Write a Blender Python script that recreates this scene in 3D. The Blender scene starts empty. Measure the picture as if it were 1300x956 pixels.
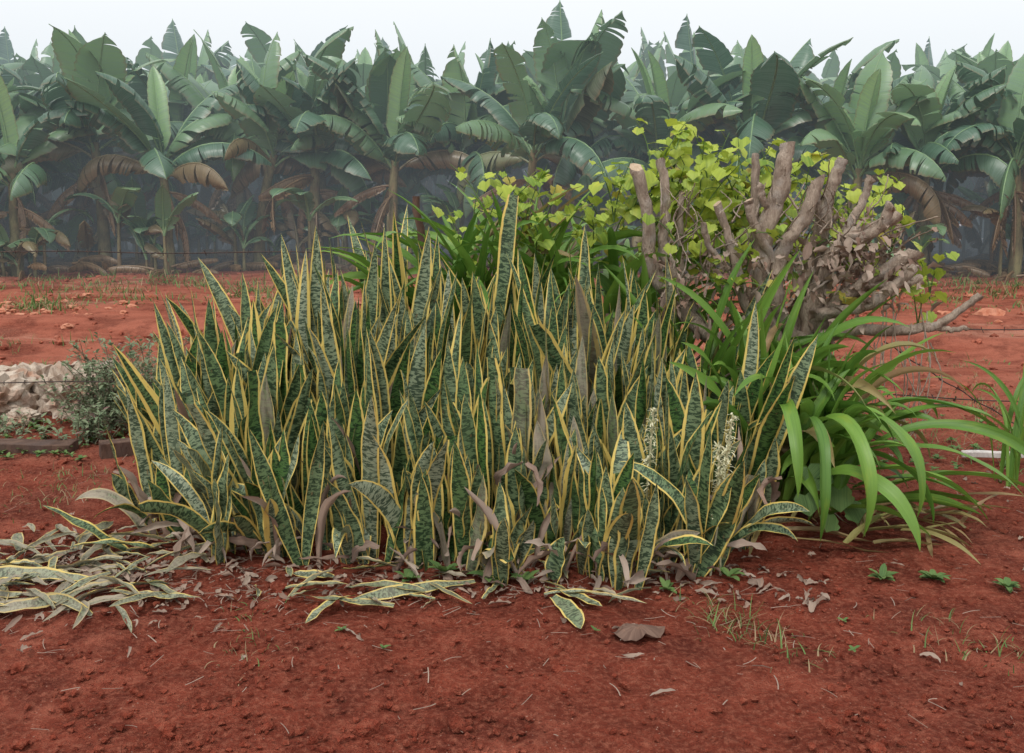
import bpy, math, random
from mathutils import Vector, Matrix, noise
random.seed(7)
R=random.random
U=random.uniform
G=random.gauss
rad=math.radians
scene=bpy.context.scene

# ------------------------------------------------------------------ builder
class B:
    def __init__(s): s.v=[];s.f=[];s.uv=[];s.c=[];s.m=[]
    def add(s,p,uv=(0,0),c=(0,0,0)):
        s.v.append((p[0],p[1],p[2]));s.uv.append(uv);s.c.append((c[0],c[1],c[2],1));return len(s.v)-1
    def face(s,idx,mat=0): s.f.append(tuple(idx));s.m.append(mat)
    def make(s,name,mats,parent=None,smooth=True,loc=None):
        me=bpy.data.meshes.new(name)
        me.from_pydata(s.v,[],s.f)
        for m in mats: me.materials.append(m)
        me.polygons.foreach_set('material_index',s.m)
        if smooth: me.polygons.foreach_set('use_smooth',[True]*len(s.f))
        uvl=me.uv_layers.new(name='UVMap')
        li=[0]*len(me.loops); me.loops.foreach_get('vertex_index',li)
        flat=[]
        for i in li: flat.extend(s.uv[i])
        uvl.data.foreach_set('uv',flat)
        ca=me.color_attributes.new('rnd','FLOAT_COLOR','POINT')
        fc=[]
        for c in s.c: fc.extend(c)
        ca.data.foreach_set('color',fc)
        me.update()
        o=bpy.data.objects.new(name,me)
        scene.collection.objects.link(o)
        if parent: o.parent=parent
        if loc: o.location=loc
        return o
def empty(name,loc=(0,0,0)):
    e=bpy.data.objects.new(name,None); e.location=loc; scene.collection.objects.link(e); return e

def path(base,az,elev,L,droop,n=12,p=1.3,azb=0.0,gfn=None):
    """arching leaf path: returns points and tangents"""
    pts=[Vector(base)];tan=[]
    for i in range(n+1):
        s=i/n
        e=elev-droop*(s**p)
        a=az+azb*s
        t=Vector((math.cos(a)*math.cos(e),math.sin(a)*math.cos(e),math.sin(e)))
        tan.append(t)
        if i<n:
            q=pts[-1]+t*(L/n)
            if gfn is not None:
                g=gfn(q.x,q.y)+0.012
                if q.z<g: q.z=g
            pts.append(q)
    return pts,tan

def ribbon(b,pts,tan,az,w,prof,fold=0.25,nx=4,tw0=0.0,tw1=0.0,col=(0,0,0),mat=0,wave=0.0,L=1.0):
    n=len(pts)-1
    rows=[]
    ph=U(0,6)
    for i,(p,t) in enumerate(zip(pts,tan)):
        s=i/n
        side=Vector((-math.sin(az),math.cos(az),0))
        side=(side-t*side.dot(t)).normalized()
        nor=side.cross(t)*-1
        tw=tw0+(tw1-tw0)*s
        sd=side*math.cos(tw)+nor*math.sin(tw)
        nn=nor*math.cos(tw)-side*math.sin(tw)
        ww=w*prof(s)
        row=[]
        for j in range(nx+1):
            k=j/nx*2-1
            q=p+sd*(ww*k)+nn*(fold*ww*abs(k)**1.3)
            if wave: q=q+nn*(wave*ww*math.sin(s*18+ph+(1.5 if k>0 else 0))*abs(k))
            row.append(b.add(q,((k+1)/2,s*L),col))
        rows.append(row)
    for i in range(n):
        for j in range(nx):
            b.face((rows[i][j],rows[i][j+1],rows[i+1][j+1],rows[i+1][j]),mat)

def tube(b,pts,rads,n=8,col=(0,0,0),mat=0,cap=None,rough=0.0,slant=0.0):
    pts=[Vector(p) for p in pts]
    rows=[]
    ref=Vector((0.3,1,0.1)).normalized()
    sa=U(0,6.28)
    for i,p in enumerate(pts):
        t=(pts[min(i+1,len(pts)-1)]-pts[max(i-1,0)]).normalized()
        a=t.cross(ref)
        if a.length<1e-3: a=t.cross(Vector((1,0,0)))
        a.normalize(); c=t.cross(a)
        row=[]
        for j in range(n):
            an=j/n*2*math.pi
            r=rads[i]*(1+rough*(noise.noise(Vector((p.x*9+math.cos(an)*1.3,p.y*9+math.sin(an)*1.3,p.z*9)))*2))
            q=p+a*(math.cos(an)*r)+c*(math.sin(an)*r)
            if slant and i==len(pts)-1: q=q+t*(slant*r*math.cos(an-sa))
            row.append(b.add(q,(j/n,i*0.1),col))
        rows.append(row)
    for i in range(len(pts)-1):
        for j in range(n):
            b.face((rows[i][j],rows[i][(j+1)%n],rows[i+1][(j+1)%n],rows[i+1][j]),mat)
    if cap is not None:
        top=[b.add(b.v[k],(0,0),col) for k in rows[-1]]
        b.face(top,cap)

def smooth_path(ctrl,k=4,jit=0.0):
    ctrl=[Vector(c) for c in ctrl]; out=[]
    for i in range(len(ctrl)-1):
        p0=ctrl[max(i-1,0)];p1=ctrl[i];p2=ctrl[i+1];p3=ctrl[min(i+2,len(ctrl)-1)]
        for j in range(k):
            t=j/k
            q=0.5*((2*p1)+(p2-p0)*t+(2*p0-5*p1+4*p2-p3)*t*t+(3*p1-p0-3*p2+p3)*t**3)
            if jit: q=q+Vector((G(0,jit),G(0,jit),G(0,jit)))
            out.append(q)
    out.append(ctrl[-1]); return out

# ------------------------------------------------------------------ materials
def new_mat(name):
    m=bpy.data.materials.new(name); m.use_nodes=True
    nt=m.node_tree; nt.nodes.clear()
    out=nt.nodes.new('ShaderNodeOutputMaterial')
    return m,nt,out
class NT:
    def __init__(s,nt): s.nt=nt
    def put(s,sock,v):
        if isinstance(v,bpy.types.NodeSocket): s.nt.links.new(v,sock)
        elif v is not None:
            if isinstance(v,(tuple,list)) and sock.type=='RGBA' and len(v)==3: v=(*v,1)
            sock.default_value=v
    def math(s,op,a,b=None,c=None,clamp=False):
        n=s.nt.nodes.new('ShaderNodeMath'); n.operation=op; n.use_clamp=clamp
        s.put(n.inputs[0],a)
        if b is not None: s.put(n.inputs[1],b)
        if c is not None: s.put(n.inputs[2],c)
        return n.outputs[0]
    def mix(s,f,a,b,mode='MIX'):
        n=s.nt.nodes.new('ShaderNodeMix'); n.data_type='RGBA'; n.blend_type=mode
        s.put(n.inputs[0],f); s.put(n.inputs[6],a); s.put(n.inputs[7],b)
        return n.outputs[2]
    def noise(s,vec,scale,detail=2,rough=0.5,dist=0.0):
        n=s.nt.nodes.new('ShaderNodeTexNoise')
        if vec is not None: s.put(n.inputs['Vector'],vec)
        n.inputs['Scale'].default_value=scale; n.inputs['Detail'].default_value=detail
        n.inputs['Roughness'].default_value=rough; n.inputs['Distortion'].default_value=dist
        return n.outputs[0]
    def ss(s,v,a,b,c=0.0,d=1.0):
        n=s.nt.nodes.new('ShaderNodeMapRange'); n.interpolation_type='SMOOTHSTEP'
        s.put(n.inputs[0],v); s.put(n.inputs[1],a); s.put(n.inputs[2],b); n.inputs[3].default_value=c; n.inputs[4].default_value=d
        return n.outputs[0]
    def comb(s,x,y,z):
        n=s.nt.nodes.new('ShaderNodeCombineXYZ'); s.put(n.inputs[0],x);s.put(n.inputs[1],y);s.put(n.inputs[2],z); return n.outputs[0]
    def sep(s,v):
        n=s.nt.nodes.new('ShaderNodeSeparateXYZ'); s.put(n.inputs[0],v); return n.outputs
    def uv(s):
        n=s.nt.nodes.new('ShaderNodeUVMap'); n.uv_map='UVMap'; return s.sep(n.outputs[0])
    def rnd(s):
        n=s.nt.nodes.new('ShaderNodeAttribute'); n.attribute_name='rnd'; return s.sep(n.outputs['Color'])
    def pos(s):
        return s.nt.nodes.new('ShaderNodeNewGeometry').outputs['Position']
    def obj(s):
        return s.nt.nodes.new('ShaderNodeTexCoord').outputs['Object']
    def bump(s,h,strength,dist=0.01):
        n=s.nt.nodes.new('ShaderNodeBump'); s.put(n.inputs['Height'],h)
        n.inputs['Strength'].default_value=strength; n.inputs['Distance'].default_value=dist
        return n.outputs[0]
    def surf(s,out,col,rough=0.6,spec=0.3,nor=None,trans=0.0,tcol=None):
        p=s.nt.nodes.new('ShaderNodeBsdfPrincipled')
        s.put(p.inputs['Base Color'],col); s.put(p.inputs['Roughness'],rough)
        p.inputs['Specular IOR Level'].default_value=spec
        if nor is not None: s.put(p.inputs['Normal'],nor)
        if trans>0:
            t=s.nt.nodes.new('ShaderNodeBsdfTranslucent'); s.put(t.inputs[0],tcol if tcol is not None else col)
            mx=s.nt.nodes.new('ShaderNodeMixShader'); mx.inputs[0].default_value=trans
            s.nt.links.new(p.outputs[0],mx.inputs[1]); s.nt.links.new(t.outputs[0],mx.inputs[2])
            s.nt.links.new(mx.outputs[0],out.inputs[0])
        else: s.nt.links.new(p.outputs[0],out.inputs[0])

def soil_material(name='red_soil',clod=False):
    m,nt,out=new_mat(name); n=NT(nt)
    P=n.pos(); xyz=n.sep(P)
    a=n.noise(P,0.7,5,0.6); b=n.noise(P,6,6,0.65); c=n.noise(P,45,5,0.7); d=n.noise(P,200,3,0.6)
    k=1.25 if clod else 1.0
    dark=(0.17*k,0.033*k,0.018*k); mid=(0.33*k,0.070*k,0.039*k); lite=(0.54*k,0.175*k,0.110*k)
    col=n.mix(n.ss(b,0.3,0.68),dark,mid)
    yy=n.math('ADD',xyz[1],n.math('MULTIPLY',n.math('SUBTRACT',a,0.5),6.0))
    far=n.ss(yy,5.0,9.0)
    streak=n.noise(n.comb(n.math('MULTIPLY',xyz[0],0.25),xyz[1],0),2.4,6,0.68)
    col=n.mix(n.math('MULTIPLY',far,n.ss(streak,0.30,0.58,0.1,1.0)),col,lite)
    col=n.mix(n.math('MULTIPLY',far,n.ss(n.noise(n.comb(n.math('MULTIPLY',xyz[0],0.3),xyz[1],4),1.1,5,0.65),0.54,0.66,0,0.7)),col,(0.64,0.33,0.23))
    col=n.mix(n.math('MULTIPLY',far,n.ss(n.noise(n.comb(n.math('MULTIPLY',xyz[0],0.4),xyz[1],14),1.6,5,0.65),0.54,0.64,0,0.6)),col,(0.22,0.055,0.036))
    col=n.mix(n.ss(n.math('MULTIPLY',a,b),0.25,0.42,0,0.55),col,lite)
    col=n.mix(n.ss(n.noise(P,1.7,6,0.7),0.48,0.62,0,0.6),col,(0.125,0.026,0.016))
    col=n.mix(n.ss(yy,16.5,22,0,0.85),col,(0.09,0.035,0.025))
    col=n.mix(n.ss(c,0.42,0.7,0.0,0.6),col,(0.52,0.18,0.11))
    col=n.mix(n.ss(c,0.25,0.42,0.5,0.0),col,(0.09,0.019,0.012))
    col=n.mix(n.ss(d,0.3,0.55,0.5,0.0),col,(0.08,0.017,0.011))
    v=nt.nodes.new('ShaderNodeTexVoronoi'); v.inputs['Scale'].default_value=42; nt.links.new(P,v.inputs['Vector'])
    sp=n.math('MULTIPLY',n.ss(v.outputs['Distance'],0.08,0.15,1,0),n.ss(n.noise(P,5,2),0.44,0.58))
    col=n.mix(n.math('MULTIPLY',sp,0.55),col,(0.62,0.38,0.28))
    h=n.math('ADD',n.math('MULTIPLY',c,0.9),n.math('ADD',n.math('MULTIPLY',b,1.7),n.math('MULTIPLY',d,0.35)))
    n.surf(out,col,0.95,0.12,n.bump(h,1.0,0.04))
    return m

def snake_material():
    m,nt,out=new_mat('variegated_snake_plant_leaf'); n=NT(nt)
    u,v,_=n.uv(); r,g,b=n.rnd()
    mm=n.math('MULTIPLY',n.math('ABSOLUTE',n.math('SUBTRACT',u,0.5)),2.0)
    off=n.math('MULTIPLY',r,91.7)
    e=n.noise(n.comb(u,n.math('MULTIPLY',v,26),off),1.0,3)
    mm=n.math('ADD',mm,n.math('MULTIPLY',n.math('SUBTRACT',e,0.5),0.20))
    mask=n.ss(mm,g,n.math('ADD',g,0.05))
    zz=n.noise(n.comb(n.math('MULTIPLY',u,3.0),n.math('MULTIPLY',v,90),off),1.0,3,0.6,0.7)
    bands=n.ss(zz,0.46,0.54)
    big=n.noise(n.comb(n.math('MULTIPLY',u,1.0),n.math('MULTIPLY',v,6),off),1.0,2)
    base=n.mix(r,(0.070,0.150,0.040),(0.30,0.35,0.235))
    drk=n.mix(r,(0.011,0.036,0.011),(0.052,0.082,0.050))
    cen=n.mix(n.math('MULTIPLY',bands,n.ss(big,0.2,0.5,0.6,1.0)),base,drk)
    st=n.noise(n.comb(n.math('MULTIPLY',u,45),n.math('MULTIPLY',v,2),off),1.0,2)
    yel=n.mix(st,(0.60,0.41,0.075),(0.85,0.69,0.23))
    col=n.mix(mask,cen,yel)
    dryn=n.noise(n.comb(n.math('MULTIPLY',u,3),n.math('MULTIPLY',v,10),off),1.0,4)
    dry=n.mix(dryn,(0.14,0.09,0.06),(0.46,0.40,0.31))
    col=n.mix(n.math('MULTIPLY',b,n.ss(dryn,0.25,0.6,0.35,1.0)),col,dry)
    sc=n.ss(n.noise(n.comb(n.math('MULTIPLY',u,5),n.math('MULTIPLY',v,22),off),1.0,3),0.66,0.73,0,0.65)
    col=n.mix(sc,col,(0.22,0.13,0.06))
    n.surf(out,col,n.mix(b,(0.42,)*3,(0.8,)*3),0.4,n.bump(n.math('ADD',st,zz),0.25,0.004),0.08)
    return m

def strap_material(name,c1,c2,dryc,trans=0.3,rough=0.45,vein=40):
    m,nt,out=new_mat(name); n=NT(nt)
    u,v,_=n.uv(); r,g,b=n.rnd()
    off=n.math('MULTIPLY',r,57.0)
    st=n.noise(n.comb(n.math('MULTIPLY',u,vein),n.math('MULTIPLY',v,1.5),off),1.0,2)
    col=n.mix(r,c1,c2)
    col=n.mix(n.ss(st,0.3,0.7,0,0.35),col,tuple(min(1,x*1.6) for x in c2))
    big=n.noise(n.comb(n.math('MULTIPLY',u,2),n.math('MULTIPLY',v,6),off),1.0,3)
    col=n.mix(n.ss(big,0.55,0.75,0,0.35),col,(c2[0]*1.9,c2[1]*1.35,c2[2]))
    col=n.mix(n.math('MULTIPLY',b,n.ss(big,0.15,0.5,0.6,1)),col,dryc)
    n.surf(out,col,rough,0.4,n.bump(st,0.3,0.004),trans)
    return m

def banana_material():
    m,nt,out=new_mat('banana_leaf'); n=NT(nt)
    u,v,_=n.uv(); r,g,b=n.rnd()
    off=n.math('MULTIPLY',r,33.0)
    st=n.noise(n.comb(n.math('MULTIPLY',u,0.6),n.math('MULTIPLY',v,55),off),1.0,2)
    col=n.mix(g,(0.068,0.148,0.088),(0.27,0.44,0.18))
    col=n.mix(n.ss(st,0.3,0.7,0,0.5),col,(0.18,0.28,0.21))
    rib=n.ss(u,0.0,0.06,0.8,0.0)
    col=n.mix(rib,col,(0.38,0.43,0.24))
    edge=n.ss(n.math('ADD',u,n.math('MULTIPLY',st,0.3)),1.0,1.18,0,0.6)
    col=n.mix(edge,col,(0.24,0.16,0.08))
    col=n.mix(b,col,n.mix(st,(0.11,0.07,0.045),(0.40,0.26,0.13)))
    n.surf(out,col,0.34,0.65,n.bump(st,0.4,0.01),0.25)
    return m

def bark_material(name,c1,c2,c3,scale=14,bs=0.6):
    m,nt,out=new_mat(name); n=NT(nt)
    P=n.obj()
    mp=nt.nodes.new('ShaderNodeMapping'); nt.links.new(P,mp.inputs[0]); mp.inputs['Scale'].default_value=(1,1,0.35)
    a=n.noise(mp.outputs[0],scale,5,0.65); b=n.noise(P,scale*0.4,3); c=n.noise(mp.outputs[0],scale*5,4,0.7)
    col=n.mix(n.ss(a,0.3,0.7),c1,c2)
    col=n.mix(n.ss(b,0.5,0.7,0,0.7),col,c3)
    col=n.mix(n.ss(c,0.25,0.5,0.5,0),col,tuple(x*0.35 for x in c1))
    n.surf(out,col,0.85,0.2,n.bump(n.math('ADD',a,n.math('MULTIPLY',c,0.5)),bs,0.02))
    return m

M_soil=soil_material()
M_clod=soil_material('soil_clod',True)
M_snake=snake_material()
M_lily=strap_material('crinum_leaf',(0.055,0.145,0.022),(0.17,0.31,0.05),(0.38,0.24,0.13),0.25,0.38)
M_weed=strap_material('weed_leaf',(0.055,0.12,0.035),(0.15,0.24,0.07),(0.35,0.25,0.14),0.25,0.7)
M_herb=strap_material('grey_herb_leaf',(0.09,0.14,0.07),(0.24,0.29,0.17),(0.28,0.16,0.15),0.2,0.8)
M_vine=strap_material('vine_leaf',(0.12,0.24,0.035),(0.42,0.50,0.07),(0.50,0.36,0.08),0.35,0.5,8)
M_dry=strap_material('dry_leaf',(0.11,0.062,0.045),(0.26,0.17,0.125),(0.44,0.36,0.29),0.12,0.85,20)
M_ban=banana_material()
M_pseudo=bark_material('banana_pseudostem',(0.12,0.105,0.06),(0.27,0.24,0.12),(0.18,0.10,0.06),6)
M_bark=bark_material('shrub_bark',(0.25,0.19,0.145),(0.47,0.38,0.30),(0.36,0.32,0.28),26,1.0)
M_cut=bark_material('cut_wood',(0.40,0.29,0.19),(0.54,0.42,0.30),(0.30,0.19,0.12),30,0.3)
M_post=bark_material('old_post_wood',(0.07,0.04,0.03),(0.15,0.09,0.065),(0.10,0.07,0.06),14)
M_rock=bark_material('pale_rock',(0.32,0.23,0.17),(0.58,0.50,0.41),(0.42,0.20,0.12),9,1.0)
M_brick=bark_material('orange_rubble',(0.40,0.13,0.07),(0.60,0.29,0.19),(0.5,0.2,0.12),8,0.8)
M_wire=bark_material('rusty_wire',(0.045,0.035,0.03),(0.09,0.07,0.065),(0.10,0.05,0.035),60,0.1)
M_white=bark_material('weathered_white_paint',(0.5,0.45,0.42),(0.68,0.64,0.6),(0.42,0.25,0.2),20,0.2)
M_flower=strap_material('cream_flower',(0.55,0.55,0.33),(0.78,0.74,0.52),(0.5,0.4,0.2),0.3,0.7)

# ------------------------------------------------------------------ ground
def gz(x,y):
    z=0.035*noise.noise(Vector((x*0.5,y*0.5,0)))+0.016*noise.noise(Vector((x*1.9,y*1.9,3)))
    if 8.3<y<15:   # wheel ruts of the farm track
        e=math.sin((y-8.3)/6.7*math.pi)
        wob=0.35*noise.noise(Vector((x*0.15,0,9)))
        z+=e*0.075*math.sin((y+wob)*3.1)+e*0.06*noise.noise(Vector((x*0.8,y*3.5,5)))+e*.03*noise.noise(Vector((x*3.5,y*7,6)))
    d=((x+0.35)/2.1)**2+((y-4.9)/1.3)**2
    z+=0.06*math.exp(-d*1.4)
    if y>14.5: z+=min(0.16,(y-14.5)*0.05)+0.09*noise.noise(Vector((x*0.8,y*0.9,7)))
    return z
def axis(fine0,fine1,step,lim0,lim1,g=1.09):
    a=[];v=fine0
    while v<fine1: a.append(v);v+=step
    s=step;v=a[-1]
    while v<lim1: s*=g;v+=s;a.append(v)
    s=step;v=a[0];l=[]
    while v>lim0: s*=g;v-=s;l.append(v)
    return l[::-1]+a
b=B()
xs=axis(-3.4,3.4,0.024,-700,700,1.055); ys=axis(2.4,7.0,0.026,-60,900,1.03)
nx=len(xs)
for y in ys:
    for x in xs:
        z=gz(x,y)
        if abs(x)<4.5 and 2<y<10:
            z+=0.014*noise.noise(Vector((x*7,y*7,1)))+0.012*abs(noise.noise(Vector((x*19,y*19,2))))+0.006*noise.noise(Vector((x*40,y*40,2)))
        b.add((x,y,z))
for j in range(len(ys)-1):
    for i in range(nx-1):
        k=j*nx+i; b.face((k,k+1,k+nx+1,k+nx))
b.make('ground',[M_soil])

def ico(sub):
    import bmesh
    bm=bmesh.new(); bmesh.ops.create_icosphere(bm,subdivisions=sub,radius=1)
    vs=[v.co.copy() for v in bm.verts]; fs=[[v.index for v in f.verts] for f in bm.faces]; bm.free(); return vs,fs
I1=ico(1); I2=ico(2); I4=ico(4)
def blob(b,c,sc,I=I1,amp=0.3,fr=1.5,mat=0,fine=0.0):
    vs,fs=I; o=len(b.v); se=Vector((U(0,99),U(0,99),U(0,99))); ra=U(0,6.28); ca,sa=math.cos(ra),math.sin(ra)
    for v in vs:
        k=1+amp*noise.noise(v*fr+se)+amp*0.4*noise.noise(v*fr*3+se)
        if fine: k+=fine*noise.noise(v*fr*7+se)-fine*1.5*abs(noise.noise(v*fr*2.2-se))
        p=Vector((v.x*sc[0],v.y*sc[1],v.z*sc[2]))*k
        b.add((c[0]+p.x*ca-p.y*sa,c[1]+p.x*sa+p.y*ca,c[2]+p.z))
    for f in fs: b.face([i+o for i in f],mat)
b=B()
for i in range(6500):
    y=2.6+6*R()**1.4; x=U(-.62,.62)*y
    if noise.noise(Vector((x*1.2,y*1.2,11)))<-.1 and R()<.8: continue
    s=abs(G(0,0.006))+0.003
    if R()<0.025: s*=2.5
    blob(b,(x,y,gz(x,y)+.008+s*0.3),(s,s*U(.7,1.2),s*U(.5,.8)),I1,0.8,2.2)
for i in range(1300):
    y=U(8,19); x=U(-.62,.62)*y; s=abs(G(0,0.022))+0.008
    blob(b,(x,y,gz(x,y)+s*0.3),(s,s*U(.7,1.2),s*U(.5,.8)),I1,0.8,2.2)
b.make('soil_clods',[M_clod],smooth=False)

b=B()
for i in range(85):
    if i<55: x=G(-6.9,0.9);y=G(13.6,0.9)
    else: x=U(-8,9); y=U(12,16.5)
    s=U(.02,.07)
    blob(b,(x,y,gz(x,y)+s*.3),(s*1.3,s,s*.6),I2,0.7,2)
for (x,y,s) in ((6.6,13.6,.2),(6.0,13.7,.12),(-6.3,11.6,.13)):
    blob(b,(x,y,gz(x,y)+.04),(s,s*.7,s*.5),I2,.6,2)
b.make('brick_rubble',[M_brick],smooth=False)

for (x,y,sx,sy,sz) in ((-3.22,7.2,.30,.24,.27),(-3.74,7.1,.30,.22,.23),(-3.9,7.9,.3,.25,.18),(-2.98,7.05,.14,.12,.11),(-3.45,6.85,.14,.1,.08),(-2.8,6.75,.08,.07,.05),(-2.6,7.4,.13,.12,.1)):
    b=B(); blob(b,(0,0,0),(sx,sy,sz),I4,0.6,1.4,0,.22)
    b.make('pale_rock',[M_rock],loc=(x,y,gz(x,y)+sz*.5),smooth=False)

# ------------------------------------------------------------------ snake plant bed
poly=[(-1.78,4.42),(-1.35,4.15),(-.75,4.02),(-.1,3.92),(.45,3.86),(.85,4.0),(1.08,4.3),(1.18,4.8),(1.1,5.5),(.6,6.0),(-.3,6.15),(-1.2,5.95),(-1.8,5.5),(-1.92,4.9)]
def inside(x,y):
    c=False;n=len(poly)
    for i in range(n):
        x1,y1=poly[i];x2,y2=poly[(i+1)%n]
        if (y1>y)!=(y2>y) and x<(x2-x1)*(y-y1)/(y2-y1)+x1: c=not c
    return c
def edist(x,y):
    d=9
    for i in range(len(poly)):
        a=Vector(poly[i]);c=Vector(poly[(i+1)%len(poly)]);p=Vector((x,y));ab=c-a
        t=max(0,min(1,(p-a).dot(ab)/ab.length_squared)); d=min(d,(p-(a+ab*t)).length)
    return d
def hgt(x,y):
    h=0.60+0.76*max(0,min(1,(y-3.95)/1.4))
    l=max(0,min(1,(x+2.0)/1.0)); h*=0.76+0.24*l
    if x>.75: h*=1-0.10*min(1,(x-.75)/.5)
    return h*(1+.12*noise.noise(Vector((x*2.2,y*2.2,8))))
def sprof(s):
    base=0.46+0.54*math.sin(min(1,s/0.5)*math.pi/2)
    return base*(1 if s<.62 else max(0.0,1-((s-.62)/.38)**1.9))**0.92
def cutprof(s):
    base=0.48+0.52*math.sin(min(1,s/0.5)*math.pi/2)
    return base*(1 if s<.97 else .75)
def snake_leaf(b,x,y,az,el,L,w,droop,r,g,dry,tw0=None,tw1=None,z=None,azb=0,fold=None):
    pts,tan=path((x,y,gz(x,y)-0.01 if z is None else z),az,el,L,droop,14,1.5,azb,gz)
    if tw0 is None:
        tw0=G(0,.6)+(math.pi/2 if abs(math.cos(az))>.7 else 0)
    if tw1 is None: tw1=tw0+G(0,0.8)
    ribbon(b,pts,tan,az,w,cutprof if R()<.05 else sprof,U(.10,.38) if fold is None else fold,4,tw0,tw1,(r,g,dry),0,0.15,L)
b=B()
cnt=0
while cnt<415:
    x=U(-2.05,1.3);y=3.8+2.4*R()**1.15
    if not inside(x,y): continue
    cnt+=1
    e=edist(x,y); h=hgt(x,y)*U(.76,1.06)
    outaz=math.atan2(y-4.95,(x+.35)*0.8)
    rr=min(1,max(0,G(.36,.30)))
    cl=G(0,.15); caz=U(0,6.28)
    for k in range(random.choice((2,3,3,4))):
        az=U(0,6.28)
        lean=abs(G(0.12,0.12))
        if R()<.45: az=caz; lean=abs(cl)+U(0,.12)
        if R()<.06: lean+=U(.15,.42)
        if e<.3:
            if R()<.5: az=outaz+G(0,.8)
            lean+=U(0,.17)*(1-e/.3)
        L=h*U(.60,1.08)*(1 if R()<.82 else .6)
        snake_leaf(b,x+G(0,.03),y+G(0,.03),az,math.pi/2-lean,L,U(.034,.053)*(.72+.30*min(1.2,h)),
                   G(0.06,.24)+(U(.3,1.0) if e<.2 and R()<.10 else 0),
                   min(1,max(0,rr+G(0,.16))),U(.69,.85) if R()<.95 else U(.3,.6),0 if R()<.95 else U(.3,.9),azb=G(0,.3))
for i in range(34):
    j=random.randrange(0,6)
    a=poly[j];c=poly[(j+1)%len(poly)];t=R()
    x=a[0]+(c[0]-a[0])*t;y=a[1]+(c[1]-a[1])*t+.10
    az=math.atan2(y-5.0,(x+.35))+G(0,1.1)
    snake_leaf(b,x,y,az,U(.9,1.45),U(.3,.55),U(.026,.038),U(.3,2.2),R(),U(.66,.82),0 if R()<.75 else U(.4,1),G(0,.5))
snake_bed=b.make('snake_plant_bed',[M_snake])

b=B()
for i in range(120):
    x=U(-1.8,1.15);y=U(3.9,5.8)
    if not inside(x,y): continue
    L=hgt(x,y)*U(.4,.85)
    az=U(0,6.28);pts,tan=path((x,y,gz(x,y)),az,U(1.1,1.5),L,U(.2,1.8),12,1.8,G(0,.6),gz)
    ribbon(b,pts,tan,az,U(.010,.024),sprof,U(.5,1.3),4,U(-2,2),U(-3,3),(R(),0,R()*.6),0,0.5,L)
for i in range(90):  # collapsed dead leaves at the skirt
    j=random.randrange(0,5); a=poly[j];c=poly[j+1];t=R()
    x=a[0]+(c[0]-a[0])*t;y=a[1]+(c[1]-a[1])*t+U(-.05,.15)
    az=U(0,6.28);L=U(.1,.3);pts,tan=path((x,y,gz(x,y)+U(.0,.15)),az,U(-.5,.8),L,U(.3,2),10,1.2,G(0,.8),gz)
    ribbon(b,pts,tan,az,U(.008,.022),sprof,U(.3,1.2),4,U(-1,1),U(-2,2),(R(),0,R()*.8),0,0.5,L)
for (x,y,z0) in ((.04,4.02,.50),(1.16,4.3,.35),(.22,3.92,.15)):
    for k in range(2):
        az=U(0,6.28);pts,tan=path((x+G(0,.03),y,z0),az,U(-.6,.3),.2,U(.5,1.2),10,1.2,G(0,1),gz)
        ribbon(b,pts,tan,az,U(.016,.024),sprof,U(.7,1.4),4,U(-1,1),U(-2,2),(R(),0,R()*.5),0,0.6,.3)
b.make('withered_leaves',[M_dry],parent=snake_bed)

b=B()
for (x,y,z0,H,lx) in ((.83,3.98,.12,.60,.07),(.88,4.0,.1,.50,-.03),(.57,4.2,.12,.58,.04)):
    top=Vector((x+lx,y-.02,z0+H)); base=Vector((x,y,0))
    pp=[base.lerp(top,i/8) for i in range(9)]
    tube(b,pp,[.005]*8+[.003],5,(.2,0,0))
    for i in range(190):
        s=.38+.62*R(); p=base.lerp(top,s)+Vector((G(0,.007),G(0,.007),0)); az=U(0,6.28); l=.045*(1.25-s*.7)
        pts,tan=path(p,az,U(-.2,1.1),l,U(.3,1.8),4)
        ribbon(b,pts,tan,az,.0040,lambda q:1-q*.4,.1,1,0,0,(R(),0,0),0,0,.1)
b.make('flower_spikes',[M_flower],parent=snake_bed)

b=B()
def fallen(x,y,az,L,w,r,g,dry,dr=.05,el=.04,fold=.12):
    pts,tan=path((x,y,gz(x,y)+U(.012,.04)),az,el,L,dr,10,1,G(0,.5),lambda a,c:gz(a,c)+.010)
    ribbon(b,pts,tan,az,w,sprof,fold,4,G(0,.3),G(0,.55),(r,g,dry),0,.2,L)
n_=0
while n_<120:
    x=G(-1.95,.38);y=G(4.0,.22)
    if x>-1.2: continue
    n_+=1
    fallen(x,y,U(0,6.28) if R()<.6 else math.pi+G(0,.6),U(.08,.38),U(.008,.026),U(.4,1),U(.68,.9),U(.3,1),fold=U(.05,.8),el=U(-.05,.35),dr=U(.1,.7))
for i in range(30):
    fallen(U(-1.1,.6),U(3.66,3.98),U(0,6.28),U(.1,.34),U(.008,.022),R(),U(.65,.85),U(.2,1) ,fold=U(.1,.7),el=U(0,.3),dr=U(.1,.7))
for t in ((-.15,3.84,math.pi+.35,.52,.028,.6,.75,.3),(-.45,3.6,math.pi-.15,.42,.026,.5,.72,.4),(.16,3.68,-1.1,.32,.034,.5,.78,.2),(.13,3.78,-.7,.30,.028,.7,.7,.2),(-1.6,3.78,-.4,.4,.03,.9,.75,.4),
          (-1.95,3.75,math.pi,.45,.035,.9,.7,.6),(-1.75,3.9,2.9,.5,.035,.8,.7,.4),(-2.05,3.6,.2,.35,.03,.9,.7,.7)):
    fallen(*t)
snake_leaf(b,-1.66,4.2,math.pi-.1,.55,.48,.042,.15,.35,.72,0,0,0.2)
snake_leaf(b,-1.55,4.25,math.pi+.5,.4,.4,.038,.5,.5,.72,0,0,0.2)
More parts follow.
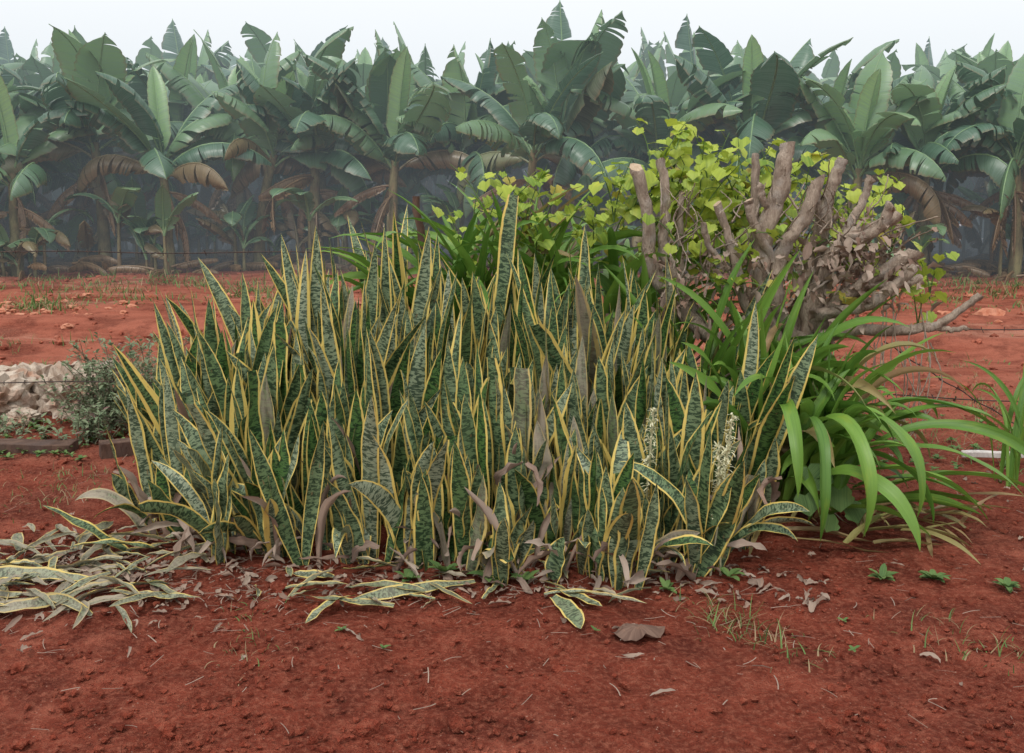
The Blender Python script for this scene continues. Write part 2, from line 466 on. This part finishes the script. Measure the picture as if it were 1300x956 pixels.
b.make('fallen_snake_plant_leaves',[M_snake])
b=B()
for i in range(700):
    k=R()
    if k<.5: x=G(-1.85,.45);y=G(4.0,.26)
    elif k<.85: x=U(-1.2,1.3);y=U(3.7,4.1)
    else: x=U(-2.3,3);y=U(2.9,6)
    az=U(0,6.28);L=U(.02,.11)
    pts,tan=path((x,y,gz(x,y)+.014),az,U(-.1,.5),L,U(.2,1.6),6,1.2,G(0,.8),gz)
    ribbon(b,pts,tan,az,U(.004,.015),lambda s:math.sin(min(1,s*.95+.06)*math.pi)**.6,U(.1,.8),3,G(0,.4),G(0,.8),(R(),0,R()*.6),0,.4,L)
for i in range(1100):   # straw and twigs
    k=R()
    if k<.5: x=G(-1.0,1.0);y=G(3.92,.25)
    else: x=U(-2.6,3);y=U(2.7,6.5)
    az=U(0,6.28);L=U(.015,.09)
    pts,tan=path((x,y,gz(x,y)+.016),az,U(-.05,.25),L,U(-.1,.4),4,1.2,G(0,.4),gz)
    ribbon(b,pts,tan,az,U(.001,.0022),lambda s:1,.2,1,0,0,(R(),0,R()*.7),0,0,L)
b.make('leaf_litter',[M_dry])
b=B()
pc=Vector((.45,3.38,gz(.45,3.38)+.004))
c0=b.add(pc+Vector((0,0,.045)),(.5,0),(.0,0,0)); ring=[]
for k in range(4):
    rr_=[]
    for j in range(26):
        a=j/26*6.283; r_=(.025,.05,.075,.088)[k]*(1+.12*math.sin(2*a+1)+.07*math.sin(7*a)*k/3+.05*math.sin(11*a)*k/3); zz=(.042,.034,.014,.020)[k]+.008*math.sin(a*4)*k/2+.004*math.sin(a*9)
        rr_.append(b.add(pc+Vector((math.cos(a)*r_,math.sin(a)*r_*.7,zz)),(j/26,k*.1),(.0,0,0)))
    ring.append(rr_)
for j in range(26):
    b.face((c0,ring[0][j],ring[0][(j+1)%26]))
    for k in range(3): b.face((ring[k][j],ring[k+1][j],ring[k+1][(j+1)%26],ring[k][(j+1)%26]))
b.make('curled_dead_leaf',[M_dry])

# ------------------------------------------------------------------ crinum lilies
def lprof(s): return (0.75+.25*min(1,s/.25))*(1 if s<.55 else max(0,1-((s-.55)/.45)**2.0))
def lily_leaf(b,x,y,az,el,L,w,droop,dry=0,z=None,tw=None,azb=0,p=1.5):
    pts,tan=path((x,y,gz(x,y) if z is None else z),az,el,L,droop,18,p,azb,gz)
    t0=G(0,.3) if tw is None else tw
    ribbon(b,pts,tan,az,w,lprof,U(.2,.7),4,t0,t0+G(0,.7),(R(),0,dry),0,.12,L)
b=B()
for (cx,cy,n_,Lm) in ((1.25,5.05,34,1.08),(1.48,4.95,32,.98),(1.08,5.35,26,1.28),(1.36,5.35,26,1.26),(1.64,5.15,28,1.02),(1.27,4.75,20,.9),(1.5,4.7,20,.78)):
    for i in range(n_):
        az=U(0,6.28)
        if R()<.45: az=G(-.6,.7)
        dr=U(.9,3.0) if R()<.72 else U(0,.6)
        lily_leaf(b,cx+G(0,.06),cy+G(0,.06),az,U(1.1,1.55),Lm*U(.62,1.08),U(.026,.046),dr,U(.3,1) if (dr>1.8 and R()<.25) else 0,z=gz(cx,cy)+U(0,.15),p=U(1.2,2.8),azb=G(0,.3))
for (x,y,z,az,el,L,w,dr,pw) in ((1.75,4.8,.45,-.05,.5,1.05,.030,1.7,1.2),(1.7,4.9,.5,-.2,.5,1.0,.026,1.6,1.0),(1.65,4.7,.35,-.35,.4,.85,.034,1.3,1.2),(1.75,4.7,.4,-.3,.6,1.05,.028,1.9,1.1),(1.8,4.65,.2,-.15,.4,.75,.030,.9,1.1),
      (1.55,4.6,.35,-.7,.6,.62,.038,2.2,1.0),(1.7,4.6,.3,-.45,.3,.6,.036,1.3,1.0),(1.65,4.65,.2,-.25,.5,.65,.038,1.3,1.0),(1.44,4.6,.5,-1.3,.9,.85,.036,3.0,.8),(1.34,4.5,.55,-1.5,.8,.8,.032,2.9,.7),(1.24,4.5,.6,-1.7,.9,.7,.030,2.7,.8),
      (1.56,4.6,.5,-1.1,.9,.8,.036,2.9,.9),(1.5,4.55,.1,-.3,.4,.7,.038,.8,1.3),(1.45,4.5,.12,-.8,.5,.55,.038,1.1,1.2),(1.4,4.45,.3,-1.0,.7,.7,.036,2.2,1.0),(1.7,4.7,.1,-.15,.35,.62,.036,.7,1.2)):
    lily_leaf(b,x,y,az,el,L,w,dr,0,z,G(0,.25),G(0,.2),pw)
for i in range(40):
    lily_leaf(b,G(1.65,.24),G(4.6,.17),G(-.5,.8),U(0,.6),U(.25,.5),U(.010,.024),U(.3,1),U(.6,1),U(.04,.12))
b.make('crinum_lily_clump',[M_lily])
b=B()
for (cx,cy,n_,Lm) in ((-.38,6.25,34,1.78),(.1,6.25,40,1.85),(.5,6.2,38,1.72),(.8,6.0,28,1.52),(-.1,6.2,30,1.80)):
    for i in range(n_):
        lily_leaf(b,cx+G(0,.09),cy+G(0,.06),U(0,6.28),U(1.25,1.54),Lm*U(.80,1.08),U(.030,.044),U(.7,2.9),0 if R()<.93 else .8,p=2.8)
b.make('crinum_lily_clump',[M_lily])
b=B()
for i in range(8):
    lily_leaf(b,2.78+G(0,.04),5.35+G(0,.05),math.pi+G(0,.8) if i<4 else G(0,.8),U(1.3,1.52),U(.7,1.0),.015,U(.8,2.9),0,p=2.4)
b.make('strap_leaf_plant',[M_lily])

# ------------------------------------------------------------------ pollarded shrub
shrub=empty('pollarded_shrub',(1.62,5.6,0))
SL=Vector((1.62,5.6,0))
b=B()
def br(ctrl,r0,r1,n=12):
    pp=smooth_path([Vector(c)-SL for c in ctrl],9,.003 if r0>.02 else .0015)
    k=len(pp); ph=U(0,6); fr=U(.3,.6)
    tube(b,pp,[(r0+(r1-r0)*(i/(k-1)))*.82*(1.0+.05*math.sin(i*fr+ph)+(.08 if i>k-3 else 0)) for i in range(k)],n,(R(),0,0),0,1,.22,U(.2,1.0))
base=(1.6,5.62,-.05)
br([base,(1.58,5.62,.4),(1.6,5.6,.85)],.13,.10,12)
br([(1.62,5.65,-.05),(1.75,5.66,.45),(1.78,5.62,.9)],.10,.08,12)
br([(1.56,5.62,.3),(1.3,5.65,.65),(.98,5.68,.95),(.80,5.65,1.2),(.76,5.62,1.5),(.69,5.6,1.76)],.06,.040)
br([(1.3,5.65,.62),(1.0,5.72,1.0),(.87,5.72,1.33),(.88,5.7,1.55),(.84,5.7,1.80)],.045,.030)
br([(1.0,5.8,1.0),(.97,5.8,1.37),(.98,5.8,1.63)],.03,.022)
br([(1.58,5.6,.55),(1.42,5.55,.97),(1.40,5.52,1.37),(1.46,5.5,1.62),(1.50,5.5,1.88)],.074,.050)
br([(1.6,5.6,.8),(1.46,5.5,1.05),(1.50,5.48,1.33),(1.60,5.46,1.49),(1.66,5.46,1.69)],.058,.038)
br([(1.5,5.6,1.0),(1.38,5.6,1.37),(1.35,5.6,1.83)],.033,.024)
br([(1.62,5.65,.8),(1.73,5.62,1.37),(1.78,5.6,1.64),(1.83,5.58,1.80)],.055,.038)
br([(1.68,5.6,.75),(1.70,5.55,1.05),(1.83,5.5,1.35),(1.95,5.47,1.40),(2.10,5.45,1.50)],.065,.044)
br([(1.72,5.6,.75),(1.80,5.5,1.0),(1.96,5.45,1.14),(2.20,5.42,1.30)],.06,.040)
br([(1.5,5.6,.6),(1.30,5.5,1.0),(1.22,5.48,1.28),(1.12,5.48,1.56)],.042,.026)
br([(1.72,5.5,.8),(1.9,5.45,.87),(2.2,5.42,.87),(2.37,5.4,.92),(2.55,5.38,1.07)],.05,.020)
br([(2.28,5.41,.90),(2.4,5.40,.875),(2.50,5.40,.89)],.024,.014)
br([(1.70,5.5,.95),(1.95,5.38,1.02),(2.15,5.3,1.22)],.042,.03)
br([(1.45,5.5,1.25),(1.32,5.45,1.45),(1.28,5.43,1.58)],.032,.026)
br([(1.78,5.5,1.3),(1.93,5.55,1.55),(1.98,5.55,1.70)],.034,.027)
br([(1.85,5.5,1.35),(1.98,5.4,1.42),(2.02,5.35,1.55)],.036,.03)
br([(1.95,5.45,1.12),(2.10,5.4,1.12),(2.22,5.4,1.16)],.03,.024)
br([(1.2,5.5,1.2),(1.08,5.45,1.33),(1.03,5.4,1.46)],.022,.017)
br([(1.44,5.52,1.50),(1.37,5.48,1.58),(1.35,5.46,1.66)],.028,.020)
br([(1.74,5.6,1.45),(1.69,5.56,1.55),(1.68,5.55,1.64)],.028,.020)
for i in range(100):
    x=U(.8,2.15);z=U(1.0,1.55);x2=x+G(.03,.10);z2=z+U(.08,.28)
    br([(x,U(5.4,5.7),z),((x+x2)/2+G(0,.02),5.5,(z+z2)/2),(x2,U(5.3,5.7),z2)],U(.004,.010),.003,6)
for i in range(16):
    x=U(1.9,2.3);z=U(.8,1.1)
    br([(x,5.4,z),(x+G(0,.05),5.35,z*.7),(x+G(0,.08),5.3,z*.35)],.005,.003,5)
b.make('trunk_and_stumps',[M_bark,M_cut],parent=shrub)

def vleaf(b,p,nrm,up,s,col,mat=0):
    nrm=nrm.normalized(); t=(up-nrm*up.dot(nrm))
    if t.length<1e-3: t=Vector((1,0,0))
    t.normalize(); sd=nrm.cross(t)
    prof=[(-.10,0),(-.34,.36),(.02,.66),(.22,.62),(.36,.80),(.60,.70),(.74,.40),(1.0,.0)]
    cv=U(.05,.35); cu=U(.05,.4)
    c=b.add(p+t*(.3*s),(.5,.3*s),col)
    L=[b.add(p+t*(a*s)+sd*(w*s)+nrm*(cv*s*w-cu*s*a*a),(.5+w*.5,a*s),col) for a,w in prof]
    Rr=[b.add(p+t*(a*s)-sd*(w*s)+nrm*(cv*s*w-cu*s*a*a),(.5-w*.5,a*s),col) for a,w in prof[1:-1]]
    loop=L+Rr[::-1]
    for i in range(len(loop)): b.face((c,loop[i],loop[(i+1)%len(loop)]),mat)
b=B()
def shoot(p,az,el,L,droop,dens,s0,yell):
    n=8
    pts,tan=path(p,az,el,L,droop,n,1.2,G(0,.8))
    tube(b,pts,[.005-.003*i/n for i in range(n+1)],5,(.3,0,0),1)
    k=int(L*dens)
    for i in range(k):
        s=(i+.6)/k; q=pts[min(n,int(s*n))]
        a=U(0,6.28); pet=Vector((math.cos(a),math.sin(a),U(.1,.9))).normalized()*U(.02,.08)
        tube(b,[q,q+pet],[.0018,.0012],3,(.6,0,0),0)
        nr=Vector((G(0,.6),G(-.3,.6),1))
        vleaf(b,q+pet,nr,Vector((pet.x,pet.y,-.2)),s0*U(.45,1.25),(min(1,max(0,G(yell,.3))),0,0 if R()<.95 else .7))
for i in range(66):
    x=G(.98,.26) if i<36 else U(1.0,2.2); y=U(5.8,6.4)
    shoot(Vector((x,y,U(1.15,1.5) if i<44 else U(1.15,1.4))),U(0,6.28),U(.6,1.5),U(.25,.55),U(.3,1.6),24,.066,.52)
for (x,y,z,L) in ((.82,5.9,1.6,.52),(.95,6.0,1.6,.5),(1.1,5.9,1.5,.45),(1.2,6.1,1.6,.42),(1.35,6,1.55,.4),(.6,5.9,1.45,.38),(1.45,6.2,1.55,.4),(1.6,6.0,1.5,.4),(1.75,6.0,1.5,.4),(1.95,6.0,1.5,.4),(2.1,6,1.4,.4),(2.0,5.9,1.35,.35),(2.2,5.8,1.25,.4),(2.3,5.7,1.1,.3),(2.45,5.8,1.0,.3),(2.35,5.7,.85,.25)):
    for k in range(2): shoot(Vector((x,y,z)),U(0,6.28),U(1.2,1.55),L,U(.2,.9),22,.066,.7)
for i in range(20):
    shoot(Vector((U(.75,2.2),U(5.4,5.6),U(1.0,1.4))),U(0,6.28),U(.2,1.2),U(.15,.3),U(.5,1.5),24,.05,.5)
ob=b.make('shoots_and_leaves',[M_vine,M_weed],parent=shrub); ob.location=-SL
b=B()
for i in range(520):
    if i<260: x=G(1.90,.18);z=G(1.24,.13);y=G(5.46,.12)
    else: x=U(.75,1.9);z=U(.85,1.3);y=U(5.35,5.7)
    az=U(0,6.28);L=U(.04,.11)
    pts,tan=path((x,y,z),az,U(-1.4,.2),L,U(-.5,1.2),5,1.2,G(0,1))
    ribbon(b,pts,tan,az,U(.008,.026),lambda s:math.sin(min(1,s*.95+.05)*math.pi)**.7,U(.1,.8),3,U(-1,1),U(-2,2),(R(),0,R()*.9),0,.4,L)
ob=b.make('withered_leaves',[M_dry],parent=shrub); ob.location=-SL

b=B()
for i in range(20):
    x=U(-.3,.3); shoot(Vector((x,6.05+U(-.15,.2),U(1.1,1.45))),U(0,6.28),U(1.1,1.5),U(.28,.48),U(.2,1.1),16,.06,.2 if i%3 else .7)
for i in range(4):
    tube(b,smooth_path([(G(0,.1),6.1,.6),(G(0,.14),6.1,1.2),(G(0,.2),6.1,U(1.5,1.75))],4,.006),[.010]*8+[.007],6,(.2,0,1),1)
b.make('climbing_vine',[M_vine,M_weed])
b=B()
for (x,y,z,s) in ((1.42,4.42,.34,.10),(1.5,4.40,.26,.09),(1.34,4.38,.24,.085),(1.56,4.42,.18,.08),(1.45,4.38,.15,.08)):
    vleaf(b,Vector((x,y,z)),Vector((G(0,.5),-1,.8)),Vector((G(0,.7),-.3,-1)),s,(U(0,.5),0,0))
b.make('broadleaf_vine',[M_weed])

# ------------------------------------------------------------------ fence
fence=empty('barbed_wire_fence',(0,6.5,0))
b=B()
def wire(p0,p1,sag,barbs=True,n=40,r=.0038):
    p0=Vector(p0);p1=Vector(p1);pp=[]
    for i in range(n+1):
        t=i/n; q=p0.lerp(p1,t); q.z-=sag*4*t*(1-t); q.z+=.006*math.sin(t*37); pp.append(q-Vector((0,6.5,0)))
    tube(b,pp,[r]*(n+1),5)
    if barbs:
        d=(p1-p0).length; k=int(d/.14)
        for i in range(1,k):
            t=i/k; q=p0.lerp(p1,t); q.z-=sag*4*t*(1-t); q.z+=.006*math.sin(t*37); q=q-Vector((0,6.5,0))
            for s in (1,-1):
                dv=Vector((G(0,.3),G(0,.6),s)).normalized()*.019
                tube(b,[q-dv,q+dv],[.0025,.0012],4)
wire((-9,6.7,1.32),(-.60,6.45,1.24),.03)
wire((-9,6.7,.38),(-.60,6.45,.40),.03)
wire((-.60,6.45,1.24),(1.95,5.75,.84),.03)
wire((1.95,5.75,.84),(9,6.6,.78),.03)
wire((1.95,5.75,.45),(9,6.6,.15),.05)
wire((2.12,5.6,.78),(3.5,6.0,-.0),.02,True)
b.make('wires',[M_wire],parent=fence)
b=B()
for (x,y,h,lx,r) in ((-.50,6.48,1.60,-.12,.036),(-9,6.72,1.45,.03,.055),(9,6.62,1.1,0,.055)):
    pp=smooth_path([(x,y-6.5,-.1),(x+lx*.3,y-6.5,h*.5),(x+lx,y-6.5,h)],6,.004)
    tube(b,pp,[r*(1-.35*i/(len(pp)-1)) for i in range(len(pp))],8,(0,0,0),0,0,.18)
b.make('posts',[M_post],parent=fence)

# ------------------------------------------------------------------ small ground plants
def tuft(b,x,y,n,h,w=.004,spread=.04,mat=0,dry=.1):
    for i in range(n):
        az=U(0,6.28);L=h*U(.4,1.1); px=x+G(0,spread);py=y+G(0,spread)
        pts,tan=path((px,py,gz(px,py)),az,U(.3,1.45),L,U(.3,1.6),5,1.3,G(0,.5),gz)
        ribbon(b,pts,tan,az,w*U(.6,1.3),lambda s:1-s*.85,.2,1,0,0,(R(),0,1 if R()<dry else 0),mat,0,L)
def rosette(b,x,y,n,s,mat=0):
    for i in range(n):
        az=i*2.4+G(0,.3);L=s*U(.6,1.1)
        pts,tan=path((x,y,gz(x,y)+.015),az,U(.15,.9),L,U(.3,1.2),6,1.3)
        ribbon(b,pts,tan,az,s*.2,lambda q:math.sin(min(1,q*.93+.07)*math.pi)**.7,.3,2,0,0,(R(),0,0),mat,.1,L)
b=B()
for (x,y,n,h) in ((.85,3.42,60,.13),(.78,3.6,35,.12),(1.0,3.3,25,.1),(1.65,3.3,40,.09),(1.55,3.5,25,.07),(1.9,3.3,20,.06),(-.9,3.25,22,.05),(-1.0,3.35,15,.06),(-2.4,5.0,60,.08),(-2.55,5.4,50,.07),(-1.0,3.6,20,.05),
                  (2.3,6.2,70,.12),(2.8,6.5,70,.12),(3.2,6.3,60,.1),(2.1,6.6,60,.15),(3.4,6.9,60,.12),(1.9,5.9,60,.15)):
    tuft(b,x,y,n,h,.0028,.08 if y<5 else .16,0,.45)
for i in range(420):
    y=U(5.4,9.5); x=U(-.6,.6)*y
    if noise.noise(Vector((x*.6,y*.9,4)))<-.05: continue
    tuft(b,x,y,14,U(.04,.13),.003,.06,0,.45)
for i in range(520):
    y=U(9,21); x=U(-.62,.62)*y
    if noise.noise(Vector((x*.35,y*.7,4)))<.15: continue
    tuft(b,x,y,12,U(.05,.16),.007,.12,0,.35)
for i in range(170):
    x=U(-10,-2.5) if i<95 else U(2.5,9); y=U(14,18)
    tuft(b,x,y,26,U(.08,.28),.01,.2,0,.2)
b.make('grass_and_weeds',[M_weed])
b=B()
for (x,y,n,s) in ((1.55,3.97,14,.075),(1.76,3.96,14,.07),(2.02,3.86,12,.07),(-.62,3.42,5,.03),(.3,3.4,4,.03),(-.1,3.9,8,.09),(.05,3.86,8,.08),(.5,4.0,8,.08),(-.42,3.88,8,.08),(.62,3.82,7,.06),(1.2,3.3,5,.035),(-.45,3.28,4,.03),(1.25,3.55,4,.03),(-.28,3.95,8,.1),(.9,3.95,7,.08)):
    rosette(b,x,y,n,s)
for i in range(60):
    x=U(2.1,3.6);y=U(5.6,7.2); rosette(b,x,y,8,U(.03,.07))
for i in range(60):
    x=U(-3.9,-2.4);y=U(5.8,6.9); rosette(b,x,y,8,U(.03,.07))
b.make('broadleaf_seedlings',[M_weed])
for (cx,cy,rx,h,ns) in ((-2.72,7.0,.28,.66,75),(-2.85,6.75,.22,.42,40),(-2.45,6.6,.2,.55,50),(-3.4,6.5,.3,.15,30),(-2.75,6.35,.22,.25,36)):
    b=B()
    for i in range(ns):
        x=G(0,rx*.45);y=G(0,rx*.4);az=U(0,6.28);L=h*U(.5,1.1)
        pts,tan=path((x,y,-.02),az,U(.9,1.5),L,U(.1,.9),8,1.3,G(0,.6))
        tube(b,pts,[.003]*9,4,(.3,0,.5))
        for k in range(int(L*80)):
            q=pts[min(8,1+int(R()*8))]+Vector((G(0,.012),G(0,.012),G(0,.02))); a=U(0,6.28);l=U(.02,.06)
            p2,t2=path(q,a,U(-.2,1),l,U(.2,1.4),3)
            ribbon(b,p2,t2,a,l*.22,lambda s:math.sin(min(1,s*.9+.1)*math.pi)**.7,.2,2,0,0,(R(),0,1 if R()<.07 else 0),0,0,l)
    b.make('wild_herb_bush',[M_herb],loc=(cx,cy,gz(cx,cy)))

def board(name,p,L,w,t,rz,mat,tilt=0):
    import bmesh
    bm=bmesh.new(); bmesh.ops.create_cube(bm,size=1)
    bmesh.ops.scale(bm,vec=(L,w,t),verts=bm.verts)
    bmesh.ops.subdivide_edges(bm,edges=[e for e in bm.edges if abs((e.verts[0].co-e.verts[1].co).x)>L*.5],cuts=10)
    for v in bm.verts: v.co+=Vector((0,.006*noise.noise(v.co*6),.008*noise.noise(v.co*5+Vector((3,0,0)))))
    bmesh.ops.bevel(bm,geom=[e for e in bm.edges if e.calc_face_angle(0)>.8],offset=.004,segments=1,affect='EDGES')
    me=bpy.data.meshes.new(name); bm.to_mesh(me); bm.free(); me.materials.append(mat)
    o=bpy.data.objects.new(name,me); o.location=p; o.rotation_euler=(0,tilt,rz); scene.collection.objects.link(o)
board('dark_timber_plank',(-3.2,6.05,.05),.9,.16,.07,.05,M_post,.03)
board('white_painted_batten',(3.02,5.85,.05),.55,.05,.035,-.25,M_white,-.03)
board('timber_offcut',(-2.45,6.0,.05),.2,.12,.1,.5,M_post,.03)

# ------------------------------------------------------------------ banana plants
def bprof(s):
    if s<.13: return 0.03
    q=(s-.13)/.87
    return max(.02,min(1,(q/.16))**.55*(1-max(0,(q-.5)/.5)**2.6))
def banana_leaf(b,base,az,el,L,W,droop,lift,tear,tint,dry,azb=0,p=1.35):
    n=36
    pts,tan=path(base,az,el,L,droop,n,p,azb)
    tube(b,pts[::3]+[pts[-1]],[.030*(1-.8*i/13) for i in range(len(pts[::3])+1)],5,(R(),.9,dry),0)
    for sg in (1,-1):
        i=4
        while i<n:
            step=max(1,int(random.expovariate(tear))+(1 if R()<.5 else 0)) if tear>0 else n
            j=min(n,i+step)
            dl=G(0,.14+.28*tear); sk=U(.15,.45)
            rows=[]
            for k in range(i,j+1):
                s=k/n; t=tan[k]; a=az+azb*s
                side=Vector((-math.sin(a),math.cos(a),0))*sg; side=(side-t*side.dot(t)).normalized()
                up=t.cross(side)*sg
                if up.z<0 and el-droop*s>-1.3: up=-up
                w=W*bprof(s)*(1+.04*math.sin(k*2.1))
                m=(i+j)/2; row=[]; q=pts[k].copy(); NX=4
                row.append(b.add(q,(0,s*L),(tint*.7+.1,tint,dry)))
                for x in range(1,NX+1):
                    f=x/NX; ang=lift+dl*f-(.5+.6*(1 if tear>.2 else 0))*f*f-dry*1.2*f
                    dr=(side*math.cos(ang)+up*math.sin(ang)+t*sk)
                    q=q+dr*(w/NX)+Vector((0,0,-.012*f*tear*4))
                    qq=q.lerp(q+t*((m-k)*L/n),.14*f*(1 if tear>0 else 0))
                    row.append(b.add(qq,(f,s*L),(tint*.7+.1,tint,dry)))
                rows.append(row)
            for k in range(len(rows)-1):
                for x in range(4): b.face((rows[k][x],rows[k][x+1],rows[k+1][x+1],rows[k+1][x]))
            i=j
def banana_mesh(seed,size=1.0):
    random.seed(seed)
    b=B(); H=U(2.0,2.6)*size
    ln=G(0,.14); st=[]; k=9
    for i in range(k+1): st.append((ln*(i/k)**2,G(0,.008),H*i/k-.1*(i==0)))
    tube(b,st,[(.13-.055*(i/k))*size for i in range(k+1)],10,(.3,.3,0),1,None,.10)
    top=Vector(st[-1]); n=random.randint(11,14); a0=U(0,6.28)
    for i in range(n):
        f=i/(n-1); az=a0+i*2.4+G(0,.35)
        el=rad(83-44*f+G(0,9)); dr=rad(50+80*f+G(0,32)); L=U(2.0,2.8)*size
        if i==0:
            if R()<.65: banana_leaf(b,top,az,rad(82+G(0,7)),L*.78,.23*size,rad(U(5,30)),.75,0,1.0,0)
            continue
        te=U(.10,.50) if f>.12 else U(0,.12)
        banana_leaf(b,top-Vector((0,0,.3*f*size)),az,el,L,U(.34,.48)*size,dr,U(.0,.5)-.9*f,te,max(0,min(1,G(.34-.15*f,.25))),0 if (f<.85 or R()<.7) else U(.3,.9),G(0,.6),U(1.0,1.9))
    for i in range(random.randint(5,9)):
        az=U(0,6.28)
        banana_leaf(b,top-Vector((0,0,U(.3,.9)*size)),az,rad(U(-35,30)),U(.8,1.6)*size,U(.10,.2)*size,rad(U(50,105)),-.6,.6,.1,1,G(0,.4),.45)
    for i in range(random.randint(3,7)):
        az=U(0,6.28); r=U(.25,.7); p0=Vector((math.cos(az)*r,math.sin(az)*r,0))
        h=U(.2,.9)
        tube(b,[p0,p0+Vector((0,0,h))],[.04,.025],6,(.3,.3,0),1)
        for q in range(random.randint(2,4)):
            banana_leaf(b,p0+Vector((0,0,h)),U(0,6.28),rad(U(45,85)),U(.7,1.4),U(.14,.22),rad(U(30,150)),U(-.2,.5),.12,U(.1,.8),0 if R()<.7 else .8)
    for i in range(14):
        az=U(0,6.28);r=U(.1,.9)
        banana_leaf(b,Vector((math.cos(az)*r,math.sin(az)*r,U(.05,.2))),U(0,6.28),U(-.1,.4),U(.5,1.0),U(.06,.14),U(.3,1),-.2,.4,.1,1)
    return b
variants=[]
for sd in range(10):
    bb=banana_mesh(200+sd)
    o=bb.make('banana_plant',[M_ban,M_pseudo]); variants.append(o)
random.seed(42)
def rowy(x): return 19.6-0.017*max(0,x+3)**2.0*.9 if x>-3 else 19.6+(x+3)*.06
mass=empty('banana_plantation',(0,25,0))
x=-17.0; front=[]
while x<15:
    front.append((x,rowy(x)+U(-.7,.7))); x+=U(1.15,1.7)
for i,(x,y) in enumerate(front):
    if i<len(variants): o=variants[i]
    else:
        o=bpy.data.objects.new('banana_plant',variants[(i*7+i//10)%10].data); scene.collection.objects.link(o)
    s=U(.90,1.10)*(.86 if x>6 else 1.0)
    o.location=(x,y,gz(x,y)-.02); o.rotation_euler=(G(0,.04),G(0,.05),U(0,6.28)); o.scale=(s,s,s*U(.94,1.05))
for r in range(7):
    x=-18-r*1.2
    while x<17+r*1.2:
        y=rowy(min(x,13))+1.4+r*1.9+U(-.5,.5)
        o=bpy.data.objects.new('banana_plant_back',random.choice(variants).data); scene.collection.objects.link(o)
        s=U(.96,1.20)*(.93 if x>6 else 1.0); o.location=(x,y-25,.10); o.rotation_euler=(G(0,.04),G(0,.05),U(0,6.28)); o.scale=(s,s,s*(1+r*.03)); o.parent=mass
        x+=U(1.3,1.95)

# ------------------------------------------------------------------ mist over the plantation, its haze made by a glowing volume
import bmesh
bm=bmesh.new(); bmesh.ops.create_cube(bm,size=1)
me=bpy.data.meshes.new('emissive_mist_box'); bm.to_mesh(me); bm.free()
emissive_mist=bpy.data.objects.new('emissive_mist_box',me); scene.collection.objects.link(emissive_mist)
emissive_mist.scale=(160,60,8); emissive_mist.location=(0,15.5+30,3.6)
m,nt,out=new_mat('emissive_mist')
SG=.015
va=nt.nodes.new('ShaderNodeVolumeAbsorption'); va.inputs['Color'].default_value=(0,0,0,1); va.inputs['Density'].default_value=SG
ve=nt.nodes.new('ShaderNodeEmission'); ve.inputs[0].default_value=(.64,.74,.82,1); ve.inputs[1].default_value=SG  # self-glow gives the pale haze, standing in for scattered daylight
ad=nt.nodes.new('ShaderNodeAddShader'); nt.links.new(va.outputs[0],ad.inputs[0]); nt.links.new(ve.outputs[0],ad.inputs[1])
nt.links.new(ad.outputs[0],out.inputs['Volume']); me.materials.append(m)

# ------------------------------------------------------------------ light
w=bpy.data.worlds.new('World'); scene.world=w; w.use_nodes=True; nt=w.node_tree; nt.nodes.clear()
sky=nt.nodes.new('ShaderNodeTexSky'); sky.sky_type='NISHITA'; sky.sun_disc=False
EL,AZ=58,205
sky.sun_elevation=rad(EL); sky.sun_rotation=rad(AZ); sky.dust_density=4; sky.air_density=1.5
hs=nt.nodes.new('ShaderNodeHueSaturation'); hs.inputs['Saturation'].default_value=.15
nt.links.new(sky.outputs[0],hs.inputs['Color'])
mx=nt.nodes.new('ShaderNodeMix'); mx.data_type='RGBA'; mx.inputs[0].default_value=.7; mx.inputs[7].default_value=(8.4,8.55,8.7,1)
nt.links.new(hs.outputs[0],mx.inputs[6])
bg=nt.nodes.new('ShaderNodeBackground'); bg.inputs[1].default_value=.148
nt.links.new(mx.outputs[2],bg.inputs[0]); wo=nt.nodes.new('ShaderNodeOutputWorld'); nt.links.new(bg.outputs[0],wo.inputs[0])
sd=bpy.data.lights.new('sun','SUN'); sd.energy=1.5; sd.angle=rad(14); sd.color=(1,.96,.9)
so=bpy.data.objects.new('sun',sd); scene.collection.objects.link(so)
dv=Vector((math.sin(rad(AZ))*math.cos(rad(EL)),math.cos(rad(AZ))*math.cos(rad(EL)),math.sin(rad(EL))))
so.rotation_euler=dv.to_track_quat('Z','Y').to_euler(); so.location=dv*30

cam=bpy.data.cameras.new('camera'); co=bpy.data.objects.new('camera',cam); scene.collection.objects.link(co)
co.location=(0,0,1.6); co.rotation_euler=(rad(90-8.3),0,0); cam.sensor_width=36; cam.lens=34.9; cam.shift_y=-.0346
cam.clip_end=2000; cam.clip_start=.05
scene.camera=co
scene.view_settings.view_transform='Standard'; scene.view_settings.look='None'; scene.view_settings.exposure=0
